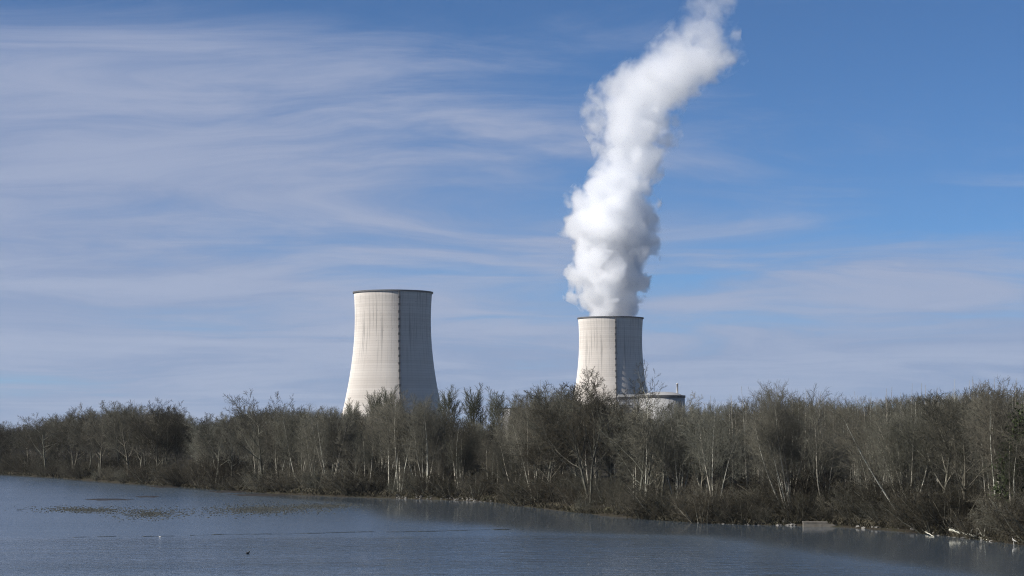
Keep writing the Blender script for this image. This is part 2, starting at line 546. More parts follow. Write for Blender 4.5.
# turbine hall in front of the steaming tower
e, hx, hy, hh = block('turbine_hall', 571, 632, 404.6, dR - 60, 60, 'long dark grey turbine hall below the steaming cooling tower', 'building')
mb = MB(); mb.box(-hx, hx, -hy, hy, 0, hh - 1.2); obj('wall', mb.mesh('wall'), M['grey_wall'], e)
mb = MB(); mb.box(-hx - 0.4, hx + 0.4, -hy - 0.4, hy + 0.4, hh - 1.2, hh); obj('roof', mb.mesh('roof'), M['dark'], e)
for i in range(16):
    mb = MB(); mb.box(-1.4, 1.4, -0.2, 0.2, 0, 22); obj('panel', mb.mesh('panel'), M['concrete_plain'] if i % 5 == 2 else M['grey_wall'], e, loc=(-hx + 3 + i * (2 * hx - 6) / 15, -hy - 0.15, 4))

# pale block seen between the columnar poplars
e, hx, hy, hh = block('plant_building', 502.5, 531, 407.5, dR - 120, 26, 'white plant building with dark roof edge glimpsed between the columnar poplars', 'building')
mb = MB(); mb.box(-hx, hx, -hy, hy, 0, hh - 1.4); obj('wall', mb.mesh('wall'), M['grey_wall'], e)
mb = MB(); mb.box(-hx - 0.5, hx + 0.5, -hy - 0.5, hy + 0.5, hh - 1.4, hh - 0.2); obj('roof', mb.mesh('roof'), M['dark'], e)
for x0, x1 in ((-hx + 0.3, -hx + 8.0), (hx - 6.2, hx - 0.4)):
    mb = MB(); mb.box(x0, x1, -hy - 0.4, -hy, 1, hh - 1.5); obj('facade_panel', mb.mesh('facade_panel'), M['white_wall'], e)
mb = MB(); mb.box(-0.5, 0.5, -0.5, 0.5, 0, hh - 1.6); obj('downpipe', mb.mesh('downpipe'), M['dark'], e, loc=(hx - 7.2, -hy - 0.5, 0))

# ------------------------------------------------------------------ steam plume
KP = D2 / F
# outline of the steam: picture row, left edge, right edge, turned into a centre and a radius at each height above the tower
EDGE = [(322, 585, 636), (314, 582, 639), (306, 576, 641), (298, 570, 643), (285, 567, 646), (265, 566, 652), (245, 567, 656), (225, 564, 660), (205, 568, 657), (190, 576, 655), (175, 590, 658), (162, 600, 664),
        (150, 597, 669), (137, 589, 674), (120, 588, 677), (103, 591, 684), (90, 596, 705), (78, 604, 722), (66, 622, 733), (56, 638, 736), (44, 655, 737), (29, 668, 735), (15, 680, 734), (0, 688, 736), (-25, 690, 748), (-60, 694, 770)]
PZ0, PZ1 = at_depth(610, 326, D2).z, at_depth(610, -64, D2).z
PSEC = []
for py, l, r in EDGE:
    a, b = at_depth(l, py, D2), at_depth(r, py, D2)
    PSEC.append((a.z, (a.x + b.x) / 2, (b.x - a.x) / 2))
CX0, CXR, RR = 0.0, 400.0, 120.0


def plume_mesh():
    rnd = random.Random(4)
    zs = np.linspace(PSEC[0][0], PSEC[-1][0], 74)
    pz = [p[0] for p in PSEC]
    n = 64
    vs, fs = [], []
    for k, z in enumerate(zs):
        cx, r = np.interp(z, pz, [p[1] for p in PSEC]), np.interp(z, pz, [p[2] for p in PSEC])
        # the lowest rings stay inside the tower mouth
        g = 1.0 if k < 4 else 1.18
        for i in range(n):
            a = 2 * math.pi * i / n
            w = 0 if k < 4 else 0.05 * math.sin(3 * a + z * 0.05) + 0.045 * math.sin(7 * a - z * 0.11) + 0.03 * math.sin(11 * a + z * 0.23)
            vs.append((cx + r * (g + w) * math.cos(a), D2 + r * (g + w) * math.sin(a), z))
    for k in range(len(zs) - 1):
        for i in range(n):
            j = (i + 1) % n
            fs.append((k * n + i, k * n + j, (k + 1) * n + j, (k + 1) * n + i))
    fs.append(tuple(range(n - 1, -1, -1))); fs.append(tuple((len(zs) - 1) * n + i for i in range(n)))
    m = MB(); m.add(vs, fs)
    return m.mesh('steam', True)


def m_steam(t):
    o = t.n('ShaderNodeTexCoord').outputs['Object']
    sp = t.n('ShaderNodeSeparateXYZ', ins={0: o})
    z = sp.outputs[2]
    h = t.remap(z, PZ0, PZ1, 0, 1, 'LINEAR')

    def curve(pts):
        nd = t.n('ShaderNodeFloatCurve', ins={'Value': h})
        c = nd.mapping.curves[0]
        while len(c.points) < len(pts): c.points.new(0.5, 0.5)
        for p, (x, y) in zip(c.points, pts): p.location = (x, y); p.handle_type = 'AUTO_CLAMPED'
        nd.mapping.update()
        return nd.outputs[0]

    hz = lambda zz_: (zz_ - PZ0) / (PZ1 - PZ0)
    cxn = t.math('MULTIPLY_ADD', curve([(hz(p[0]), (p[1] - CX0) / CXR) for p in PSEC]), CXR, CX0)
    rn = t.math('MULTIPLY', curve([(hz(p[0]), p[2] / RR) for p in PSEC]), RR)
    dx, dy = t.math('SUBTRACT', sp.outputs[0], cxn), t.math('SUBTRACT', sp.outputs[1], D2)
    dist = t.math('SQRT', t.math('ADD', t.math('MULTIPLY', dx, dx), t.math('MULTIPLY', dy, dy)))
    depth = t.math('SUBTRACT', rn, dist)                                        # metres inside the mean outline
    warp = t.vmath('SCALE', t.vmath('SUBTRACT', t.noise(o, 0.035, 2, 0.5, out='Color'), (0.5, 0.5, 0.5)), scale=26.0)
    ow = t.vmath('ADD', o, warp)
    v1 = t.n('ShaderNodeTexVoronoi', feature='SMOOTH_F1', ins={'Vector': ow, 'Scale': 0.030, 'Smoothness': 0.35}).outputs['Distance']
    v2 = t.n('ShaderNodeTexVoronoi', feature='F1', ins={'Vector': ow, 'Scale': 0.085}).outputs['Distance']
    fb = t.noise(ow, 0.06, 4, 0.6)
    thin = t.remap(z, 250, 620, 0.0, 1.0, 'LINEAR')                              # thins out as it rises and mixes with the air
    lump = t.math('ADD', t.math('MULTIPLY', t.math('SUBTRACT', 0.40, v1), t.math('MULTIPLY_ADD', thin, 25.0, 60.0)), t.math('MULTIPLY', t.math('SUBTRACT', 0.45, v2), 18.0))
    lump = t.math('ADD', lump, t.math('MULTIPLY', t.math('SUBTRACT', fb, 0.5), t.math('MULTIPLY_ADD', thin, 120.0, 24.0)))
    low = t.remap(z, PZ0, PZ0 + 38, 0.12, 1.0)
    f = t.math('ADD', t.math('ADD', depth, t.math('MULTIPLY_ADD', thin, 16.0, 2.0)), t.math('MULTIPLY', lump, low))
    body = t.n('ShaderNodeMapRange', interpolation_type='SMOOTHSTEP', ins={'Value': f, 'From Min': 0.0, 'From Max': t.math('MULTIPLY_ADD', thin, 60.0, 10.0)}).outputs[0]
    dens = t.math('MULTIPLY', body, t.math('MULTIPLY_ADD', thin, -0.085, 0.105))
    v = t.n('ShaderNodeVolumePrincipled', ins={'Color': (0.981, 0.987, 0.996, 1), 'Density': dens, 'Anisotropy': 0.42})
    t.n('ShaderNodeOutputMaterial', ins={'Volume': v.outputs[0]})


pm = mat('steam', m_steam)
pm.cycles.homogeneous_volume = False
pm.cycles.volume_step_rate = 0.13
po = obj('steam_plume', plume_mesh(), pm)
tag(po, 'tall white billowing steam plume rising from the right cooling tower and drifting right', 'steam plume')


# ------------------------------------------------------------------ bare trees
class Tree:
    def __init__(self, seed): self.r = random.Random(seed); self.thick, self.fine, self.tips, self.cuts = [], [], [], []


UPV = (0.0, 0.0, 1.0)


def grow(T, p, d, L, r, lvl, P):
    """one shoot: a wandering chain of segments that throws off the next order of shoots"""
    g = T.r.gauss; u = T.r.uniform
    n = P['n'][lvl]; last = lvl == len(P['n']) - 1
    step = L / n
    nk = 0 if last else P['kids'][lvl]
    start = 0 if last else P['start'][lvl]
    w, up = P['wob'][lvl], P['up'][lvl]
    px, py, pz = p; dx, dy, dz = d
    kid_ts = sorted(start + (1 - start) * (k + u(0, 0.9)) / max(nk, 1) for k in range(int(nk * u(0.8, 1.2) + 0.5))) if nk else []
    ki = 0
    az = u(0, 6.28)
    rr = r
    out = T.thick if lvl <= P['thick'] else T.fine
    for i in range(n):
        dx += g(0, w); dy += g(0, w); dz += g(0, w) + up
        m = 1 / math.sqrt(dx * dx + dy * dy + dz * dz); dx *= m; dy *= m; dz *= m
        qx, qy, qz = px + dx * step, py + dy * step, pz + dz * step
        r1 = r * (1 - P['taper'][lvl] * (i + 1) / n)
        if last and i == n - 1: T.tips.append((px, py, pz, qx, qy, qz, rr, 0.0))
        else: out.append((px, py, pz, qx, qy, qz, rr, r1))
        t1 = (i + 1) / n
        while ki < len(kid_ts) and kid_ts[ki] <= t1 + 1e-6:
            t = kid_ts[ki]; ki += 1
            f = (t * n) - i
            bx, by, bz = px + (qx - px) * f, py + (qy - py) * f, pz + (qz - pz) * f
            az += 2.4 + g(0, 0.5)
            an = math.radians(P['ang'][lvl] + g(0, P['angv'][lvl]))
            # frame around the shoot
            if abs(dz) < 0.9: ax, ay, a_z = -dy, dx, 0.0
            else: ax, ay, a_z = 1.0, 0.0, 0.0
            dot = ax * dx + ay * dy + a_z * dz
            ax -= dot * dx; ay -= dot * dy; a_z -= dot * dz
            mm = 1 / math.sqrt(ax * ax + ay * ay + a_z * a_z); ax *= mm; ay *= mm; a_z *= mm
            bx2, by2, bz2 = dy * a_z - dz * ay, dz * ax - dx * a_z, dx * ay - dy * ax
            ca, sa = math.cos(az), math.sin(az)
            cx_, cy_, cz_ = ax * ca + bx2 * sa, ay * ca + by2 * sa, a_z * ca + bz2 * sa
            c, s = math.cos(an), math.sin(an)
            shape = P['shape'][lvl](t)
            l2 = L * P['ratio'][lvl] * shape * u(0.75, 1.25)
            r2 = max(P['rmin'][lvl + 1], min(r1 * 0.8, rr * P['rratio'][lvl] * (0.6 + 0.4 * shape)))
            grow(T, (bx, by, bz), (dx * c + cx_ * s, dy * c + cy_ * s, dz * c + cz_ * s), l2, r2, lvl + 1, P)
        px, py, pz, rr = qx, qy, qz, r1


def tubes(segs, k, tip=False):
    a = np.array(segs, dtype=np.float64).reshape(-1, 8)
    if not len(a): return np.zeros((0, 3)), np.zeros((0,), int), np.zeros((0,), int)
    p, q, r0, r1 = a[:, 0:3], a[:, 3:6], a[:, 6], a[:, 7]
    d = q - p; d /= np.linalg.norm(d, axis=1)[:, None] + 1e-9
    ref = np.where((np.abs(d[:, 2]) < 0.9)[:, None], np.array([[0, 0, 1.0]]), np.array([[1.0, 0, 0]]))
    u = np.cross(d, ref); u /= np.linalg.norm(u, axis=1)[:, None]
    w = np.cross(d, u)
    m = len(a)
    ang = np.arange(k) * 2 * np.pi / k
    ring = u[:, None, :] * np.cos(ang)[None, :, None] + w[:, None, :] * np.sin(ang)[None, :, None]
    A = p[:, None, :] + ring * r0[:, None, None]
    j = np.arange(k); j2 = (j + 1) % k
    if tip:
        V_ = np.concatenate([A, q[:, None, :]], 1)
        f = np.stack([j, np.full(k, k), j2], -1)
        loops = (np.arange(m)[:, None, None] * (k + 1) + f[None])
        return V_.reshape(-1, 3), loops.reshape(-1), np.full(m * k, 3)
    B = q[:, None, :] + ring * r1[:, None, None]
    V_ = np.concatenate([A, B], 1)
    f = np.stack([j, k + j, k + j2, j2], -1)
    loops = (np.arange(m)[:, None, None] * (2 * k) + f[None])
    return V_.reshape(-1, 3), loops.reshape(-1), np.full(m * k, 4)


def join_np(parts):
    vs, ls, ss, b = [], [], [], 0
    for v, l, s in parts:
        vs.append(v); ls.append(l + b); ss.append(s); b += len(v)
    return np.concatenate(vs), np.concatenate(ls).astype(int), np.concatenate(ss).astype(int)


def tree_meshes(T, name):
    cuts = (T.cuts or [0]) + [len(T.thick)]
    trunk = [mesh_np(name + ' trunk', *tubes(T.thick[a:b], 6)) for a, b in zip(cuts[:-1], cuts[1:])]      # each stem its own part
    crown = mesh_np(name + ' crown', *join_np([tubes(T.fine, 3), tubes(T.tips, 3, True)]))
    return trunk, crown


one = lambda t: 1.0
dome = lambda t: 0.45 + 0.75 * math.sin(math.pi * min(1, max(0, (t - 0.05) * 0.95)))
tapering = lambda t: 1.15 - 0.75 * t

ROUND = dict(n=[6, 8, 5, 4, 2], kids=[12, 11, 8, 6], start=[0.35, 0.2, 0.12, 0.1], wob=[0.05, 0.10, 0.13, 0.15, 0.12], up=[0.0, 0.06, 0.05, 0.05, 0.02],
             ang=[48, 40, 42, 40], angv=[9, 10, 12, 14], ratio=[0.92, 0.42, 0.46, 0.52], rratio=[0.48, 0.5, 0.5, 0.6], taper=[0.6, 0.85, 0.8, 0.7, 0.6],
             rmin=[0.05, 0.045, 0.028, 0.02, 0.016], shape=[lambda t: 1.0 - 0.25 * t, tapering, tapering, one], thick=1)
BIRCH = dict(n=[9, 6, 4, 3], kids=[22, 11, 8], start=[0.33, 0.15, 0.1], wob=[0.035, 0.09, 0.12, 0.12], up=[0.035, 0.07, 0.04, 0.02],
             ang=[36, 38, 38], angv=[8, 10, 12], ratio=[0.30, 0.45, 0.5], rratio=[0.36, 0.5, 0.6], taper=[0.82, 0.85, 0.8, 0.7],
             rmin=[0.06, 0.032, 0.021, 0.016], shape=[dome, tapering, one], thick=0)
POPLAR = dict(n=[9, 5, 4, 2], kids=[34, 7, 6], start=[0.35, 0.15, 0.1], wob=[0.012, 0.06, 0.08, 0.1], up=[0.02, 0.09, 0.05, 0.02],
              ang=[40, 35, 35], angv=[7, 9, 12], ratio=[0.17, 0.42, 0.5], rratio=[0.26, 0.5, 0.6], taper=[0.85, 0.85, 0.8, 0.7],
              rmin=[0.06, 0.028, 0.02, 0.016], shape=[tapering, tapering, one], thick=0)
COLUMN_P = dict(n=[9, 6, 4, 2], kids=[84, 12, 8], start=[0.05, 0.12, 0.1], wob=[0.01, 0.05, 0.08, 0.1], up=[0.02, 0.16, 0.10, 0.04],
                ang=[30, 24, 26], angv=[5, 8, 10], ratio=[0.22, 0.40, 0.45], rratio=[0.24, 0.5, 0.6], taper=[0.9, 0.85, 0.8, 0.7],
                rmin=[0.06, 0.036, 0.027, 0.021], shape=[lambda t: 1.25 if t < 0.8 else 1.0, tapering, one], thick=0)
SHRUB = dict(n=[5, 4, 3, 2], kids=[8, 7, 5], start=[0.1, 0.1, 0.1], wob=[0.10, 0.12, 0.14, 0.14], up=[0.03, 0.03, 0.03, 0.0],
             ang=[40, 42, 42], angv=[10, 12, 14], ratio=[0.5, 0.5, 0.55], rratio=[0.55, 0.6, 0.7], taper=[0.8, 0.8, 0.7, 0.6],
             rmin=[0.025, 0.018, 0.013, 0.011], shape=[tapering, tapering, one], thick=0)


def proto_round(seed, h=20, lean=0.0):
    T = Tree(seed)
    forks = T.r.choice([1, 2, 2])
    for i in range(forks):
        a = T.r.uniform(0, 6.28) + i * 3.1; l = 0.0 if forks == 1 else 0.22
        d = (math.cos(a) * l + lean, math.sin(a) * l, 1)
        T.cuts.append(len(T.thick))
        grow(T, (0, 0, -0.6), d, h * 0.56 * T.r.uniform(0.85, 1.0), 0.24 if forks == 1 else 0.19, 0, ROUND)
    return T


def proto_birch(seed, stems, h=20, spread=0.25, lean=0.0):
    T = Tree(seed)
    for i in range(stems):
        a = i * 6.28 / stems + T.r.uniform(-0.5, 0.5); l = spread * T.r.uniform(0.3, 1.2) if stems > 1 else spread * 0.2
        T.cuts.append(len(T.thick))
        grow(T, (math.cos(a) * 0.35, math.sin(a) * 0.35, -0.6), (math.cos(a) * l + lean, math.sin(a) * l, 1), h * T.r.uniform(0.72, 1.0), T.r.uniform(0.13, 0.2), 0, BIRCH)
    return T


def proto_single(seed, P, h, r):
    T = Tree(seed)
    grow(T, (0, 0, -0.6), (T.r.gauss(0, 0.02), T.r.gauss(0, 0.02), 1), h + 0.6, r, 0, P)
    return T


def proto_shrub(seed, stems=13, h=5.0, spread=0.6):
    T = Tree(seed)
    for i in range(stems):
        a = i * 2.4; l = spread * math.sqrt((i + 0.5) / stems) * 1.3
        grow(T, (math.cos(a) * l * 0.8, math.sin(a) * l * 0.8, -0.4), (math.cos(a) * l, math.sin(a) * l, 1), h * T.r.uniform(0.65, 1.0), 0.05, 0, SHRUB)
    return T


PROTO = {}
def make(key, T, bm_, tm):
    trunk, crown = tree_meshes(T, key)
    for st in trunk: st.materials.append(M[bm_])
    crown.materials.append(M[tm])
    co = np.empty(len(crown.vertices) * 3, dtype=np.float32); crown.vertices.foreach_get('co', co); co = co.reshape(-1, 3)
    PROTO[key] = (trunk, crown, float(np.percentile(co[:, 2], 98.5)), T)


for i in range(4): make('round%d' % i, proto_round([127, 125, 139, 106][i]), 'bark_grey', ['twig_grey', 'twig_pale', 'twig_grey', 'twig_brown'][i])
SPARSE = dict(ROUND, n=[9, 7, 5, 3, 2], kids=[15, 6, 5, 4], start=[0.4, 0.3, 0.2, 0.1], ang=[36, 32, 36, 38], ratio=[0.34, 0.40, 0.45, 0.5], up=[0.02, 0.10, 0.07, 0.05, 0.02],
              taper=[0.85, 0.85, 0.8, 0.7, 0.6], rmin=[0.06, 0.06, 0.035, 0.026, 0.02], wob=[0.02, 0.06, 0.09, 0.12, 0.12])
make('tall', proto_single(151, SPARSE, 24, 0.24), 'bark_pale', 'twig_grey')
make('fan', proto_birch(231, 6, spread=0.22, lean=-0.26), 'bark_pale', 'twig_pale')
for i in range(4): make('birch%d' % i, proto_birch([208, 215, 223, 207][i], [4, 3, 2, 5][i], spread=[0.25, 0.2, 0.12, 0.35][i]), 'bark_pale', 'twig_pale' if i % 2 else 'twig_grey')
make('leaner', proto_birch(260, 1, h=18, lean=-0.75), 'bark_pale', 'twig_grey')
for i in range(3): make('poplar%d' % i, proto_single(300 + i, POPLAR, 21, 0.16), 'bark_pale', 'twig_grey')
for i in range(2): make('column%d' % i, proto_single(400 + i, COLUMN_P, 18, 0.2), 'bark_grey', 'poplar_green')
for i in range(4): make('shrub%d' % i, proto_shrub(500 + i, [13, 11, 15, 12][i], [5.0, 6.5, 3.5, 5.5][i], [0.6, 0.45, 0.9, 0.7][i]), 'bark_grey', ['twig_brown', 'twig_grey', 'twig_brown', 'twig_grey'][i])

KINDS = {'round': ('broad_tree', 'tree'), 'birch': ('birch_tree', 'tree'), 'tall': ('slender_tree', 'tree'), 'fan': ('leaning_birch', 'tree'), 'leaner': ('leaning_tree', 'tree'), 'poplar': ('poplar_tree', 'tree'),
         'column': ('columnar_poplar', 'tree'), 'shrub': ('bare_shrub', 'shrub')}
RND = random.Random(5)


def plant(key, x, y, height, label, group=None, rz=None, wide=1.0):
    trunk, crown, h0, T = PROTO[key]
    name, cat = KINDS[key.rstrip('0123456789')]
    s = height / h0
    e = empty(name, (x, y, gz(x, y)), RND.uniform(0, 6.28) if rz is None else rz, label=label, cat=cat, group=group)
    e.scale = (s * wide, s * wide, s)
    for st in trunk: obj('trunk', st, None, e)
    obj('crown', crown, None, e)
    return e


def shore_at(px):
    """point of the far bank seen at picture column px"""
    xs = [p[0] for p in SHORE_PX]
    return on_plane(px, float(np.interp(px, xs, [p[1] for p in SHORE_PX])))


ZONES = [(60, 'at the left edge of the picture'), (115, 'under the left clump\'s left half'), (180, 'under the left clump\'s right half'), (240, 'left of the lone forked tree'),
         (300, 'beside the lone forked tree'), (345, 'left of the larger cooling tower'), (393, 'below the larger tower\'s sunlit half'), (440, 'below the larger tower\'s shaded half'),
         (470, 'below the left columnar poplars'), (505, 'below the right columnar poplars'), (545, 'below the white plant building'), (578, 'left of the steaming tower'),
         (612, 'below the steaming tower\'s sunlit side'), (640, 'below the steaming tower\'s shaded side'), (690, 'below the reactor building'), (730, 'just right of the reactor building'),
         (765, 'left of the slanting white stems'), (800, 'beside the slanting white stems'), (848, 'behind the stone landing'), (875, 'just right of the stone landing'), (905, 'left of the leaning white trunk'),
         (945, 'right of the leaning white trunk'), (975, 'behind the driftwood branches'), (1000, 'just left of the white bird'), (9999, 'at the right edge of the picture')]
def zone(px): return next(t for e, t in ZONES if px < e)


LOOK = {'round0': 'broad grey', 'round1': 'broad pale-twigged', 'round2': 'spreading grey', 'round3': 'broad brown', 'birch0': 'four-stemmed', 'birch1': 'three-stemmed', 'birch2': 'twin-stemmed', 'birch3': 'many-stemmed',
        'shrub0': 'brown', 'shrub1': 'upright grey', 'shrub2': 'spreading brown', 'shrub3': 'tangled grey'}
def place(px, back, top, key, label, group=None, rz=None, wide=1.0):
    """stand a tree on the line of sight of column px, `back` metres behind the bank, tall enough to reach row `top`"""
    s = shore_at(px)
    k = (s.y + back) / s.y
    x, y = s.x * k, s.y * k
    h = at_depth(px, top, y).z - gz(x, y)
    return plant(key, x, y, h, label, group, rz, wide)


SKY_PX = [(-60, 421), (0, 422), (40, 418), (75, 408), (120, 403), (165, 405), (190, 420), (225, 414), (245, 404), (290, 408), (330, 408), (360, 405), (420, 402), (434, 408), (442, 422), (508, 422), (524, 402),
          (540, 388), (570, 382), (600, 385), (625, 392), (680, 404), (720, 405), (750, 398), (790, 393), (830, 402), (870, 398), (900, 396), (950, 393), (1000, 388), (1090, 388)]
def skyline(px): return float(np.interp(px, [p[0] for p in SKY_PX], [p[1] for p in SKY_PX]))

# trees one can single out
HEROES = [
    (128, 9, 402, 'round0', 'broad bare tree with twiggy crown, tallest of the clump on the far left bank', 1.0),
    (100, 14, 404, 'round1', 'bare tree at the left side of the far left bank clump', 1.0),
    (158, 8, 403, 'round3', 'round-crowned bare tree at the right end of the far left bank clump', 1.05),
    (46, 10, 415, 'round2', 'low bare tree near the left edge of the picture', 1.1),
    (207, 12, 416, 'round1', 'small bare tree in the dip between the left clump and the lone forked tree', 1.0),
    (263, 8, 393, 'round2', 'lone bare tree with upswept forked crown standing above the left bank', 0.95),
    (300, 8, 409, 'birch0', 'pale-stemmed tree leaning over the bank right of the lone forked tree', 1.0),
    (330, 9, 408, 'birch3', 'spreading pale-branched tree just left of the larger cooling tower', 1.0),
    (400, 7, 394, 'birch1', 'pale-stemmed tree in front of the shaded half of the larger cooling tower', 1.0),
    (425, 6, 399, 'birch3', 'leaning pale tree at the right foot of the larger cooling tower', 1.0),
    (458, 8, 418, 'birch0', 'multi-stemmed pale tree below the columnar poplars', 1.0),
    (548, 12, 384, 'round0', 'large broad bare tree left of the steaming tower', 1.0),
    (590, 14, 376, 'round3', 'tall bare tree with rounded crown right in front of the steaming tower', 1.0),
    (612, 26, 392, 'round1', 'bare tree before the shaded side of the steaming tower', 1.0),
    (646, 7, 363, 'tall', 'tallest slender tree with sparse upright branches before the reactor building', 0.9),
    (662, 12, 397, 'round1', 'pale-twigged bare tree hiding the foot of the reactor building', 1.0),
    (678, 16, 403, 'birch3', 'many-stemmed bare tree at the right foot of the reactor building', 1.0),
    (715, 8, 404, 'birch1', 'pale-stemmed tree just right of the reactor building', 1.0),
    (790, 4, 392, 'fan', 'fan of slanting white stems rising from the water edge beside the stone landing', 1.0),
    (788, 9, 389, 'birch0', 'tall white-stemmed tree standing behind the slanting stems', 1.0),
    (826, 7, 404, 'birch1', 'pale V-shaped group of stems behind the stone landing', 1.0),
    (905, 6, 400, 'leaner', 'white trunk leaning steeply left over the right bank', 1.0),
    (945, 14, 393, 'round0', 'bare tree with pale crooked limbs on the right bank', 1.0),
    (970, 20, 392, 'round2', 'broad bare tree left of the ivy-covered tree', 1.0),
    (1022, 18, 388, 'round1', 'bare tree cut by the right edge of the picture', 1.0),
]
for px, back, top, key, label, wide in HEROES:
    place(px, back, top, key, label, 'bare trees on the far bank', wide=wide, rz=0.15 if key in ('leaner', 'fan', 'tall') else None)

for px, top, w, label in ((375, 394, 0.9, 'dark columnar poplar in front of the sunlit half of the larger cooling tower'),
                          (352, 404, 0.9, 'slim columnar poplar at the left foot of the larger cooling tower'),
                          (389, 392, 1.0, 'columnar poplar before the middle of the larger cooling tower'),
                          (449, 392, 1.0, 'columnar poplar nearest the right foot of the larger cooling tower'),
                          (474, 391, 1.0, 'middle columnar poplar of the row between the two cooling towers'),
                          (496, 394, 0.9, 'columnar poplar just left of the white plant building'),
                          (517, 402, 0.8, 'small columnar poplar in front of the white plant building')):
    place(px, 110 + RND.uniform(-8, 8), top, 'column%d' % RND.randint(0, 1), label, 'columnar poplars', wide=w * 1.6)

# the ivy-clad tree at the right
iv = place(1001, 10, 384, 'birch1', 'dark ivy-covered tree near the right edge of the picture', 'bare trees on the far bank')
rl = np.random.default_rng(3)
T = PROTO['birch1'][3]
th = np.array([s for s in T.thick[:T.cuts[1]] if 4 < s[2] < 17])
nl = 3600
k = rl.integers(0, len(th), nl); f = rl.random(nl)[:, None]
c = th[k, 0:3] * (1 - f) + th[k, 3:6] * f + rl.normal(0, 1, (nl, 3)) * np.array([0.95, 0.95, 0.9])
u = rl.normal(0, 1, (nl, 3)); u /= np.linalg.norm(u, axis=1)[:, None]
w = np.cross(u, rl.normal(0, 1, (nl, 3))); w /= np.linalg.norm(w, axis=1)[:, None]
sz = rl.uniform(0.12, 0.26, (nl, 1))
quad = np.stack([c - u * sz, c + w * sz * 0.7, c + u * sz, c - w * sz * 0.7], 1).reshape(-1, 3)
o = obj('ivy', mesh_np('ivy', quad, np.arange(nl * 4), np.full(nl, 4), False), M['ivy'], iv); o['kind'] = 'stuff'

# the rest of the wooded bank
def scatter(n, x0, x1, backs, keys, drop, label, group, wide=(0.9, 1.15)):
    for i in range(n):
        px = x0 + (x1 - x0) * (i + RND.uniform(0.1, 0.9)) / n
        top = skyline(px) + RND.uniform(*drop)
        key, bk = RND.choice(keys), RND.uniform(*backs)
        row = 'front-row' if bk < 14 else 'second-row' if bk < 35 else 'rear'
        place(px, bk, top, key, '%s %s %s bare tree %s' % ('low' if top > skyline(px) + 12 else 'tall', LOOK[key], row, zone(px)), group, wide=RND.uniform(*wide))


R4 = ['round%d' % i for i in range(4)]; B4 = ['birch%d' % i for i in range(4)]
scatter(34, -50, 260, (6, 60), R4, (0, 14), 'grey-brown bare tree of the dense wood on the left bank', 'wood on the left bank')
scatter(18, 230, 530, (4, 14), B4 + ['round1'], (5, 30), 'bare tree with pale stems on the middle bank', 'trees along the middle bank')
scatter(26, 250, 540, (14, 70), R4 + B4, (0, 16), 'bare tree behind the front row on the middle bank', 'trees along the middle bank')
scatter(24, 520, 720, (4, 60), R4 + B4, (4, 40), 'bare tree of the dense wood below the steaming tower', 'wood below the steaming tower')
scatter(34, 690, 1080, (5, 35), B4 + ['round1', 'round2'], (8, 50), 'pale-stemmed bare tree on the right bank', 'trees on the right bank')
for row in range(5):
    back = 45 + row * 22
    n = 26
    for i in range(n):
        px = 672 + (1090 - 672) * (i + RND.uniform(0.2, 0.8)) / n
        place(px, back + RND.uniform(-3, 3), skyline(px) + RND.uniform(-2, 8), RND.choice(['poplar0', 'poplar1', 'poplar2']),
              '%s poplar in %s plantation row %s' % (['slim', 'straight'][i % 2], ['first', 'second', 'third', 'fourth', 'last'][row], zone(px)), 'poplar plantation', wide=RND.uniform(0.85, 1.1))

# bushes along the water
def bushes(n, x0, x1, group, rows=(0.8, 1.5, 3, 5.5, 9, 14)):
    for i in range(n):
        px = x0 + (x1 - x0) * (i + RND.uniform(0, 1)) / n
        s = shore_at(px)
        back = RND.choice(rows) + RND.uniform(-0.4, 0.8)
        kf = (s.y + back * 1.4) / s.y
        x, y = s.x * kf, s.y * kf
        key, h = 'shrub%d' % RND.randint(0, 3), RND.uniform(2.4, 6.5) * (0.7 if back < 1.5 else 1.0)
        lab = '%s %s bush %s %s' % ('low' if h < 3.2 else 'tall' if h > 5 else 'mid-sized', LOOK[key], 'by the water' if back < 2 else 'on the bank' if back < 7 else 'up the bank' if back < 17 else 'farther back', zone(px))
        plant(key, x, y, h, lab, group, wide=RND.uniform(0.9, 1.35))


bushes(62, -40, 300, 'bushes along the left bank')
bushes(40, -40, 300, 'undergrowth in the left wood', (18, 26, 38))
bushes(46, 290, 600, 'bushes along the middle bank')
bushes(74, 590, 1070, 'bushes along the right bank')
bushes(36, 330, 640, 'undergrowth in the middle wood', (18, 26, 38))
bushes(44, 640, 1070, 'undergrowth in the right wood', (18, 26, 36, 50))

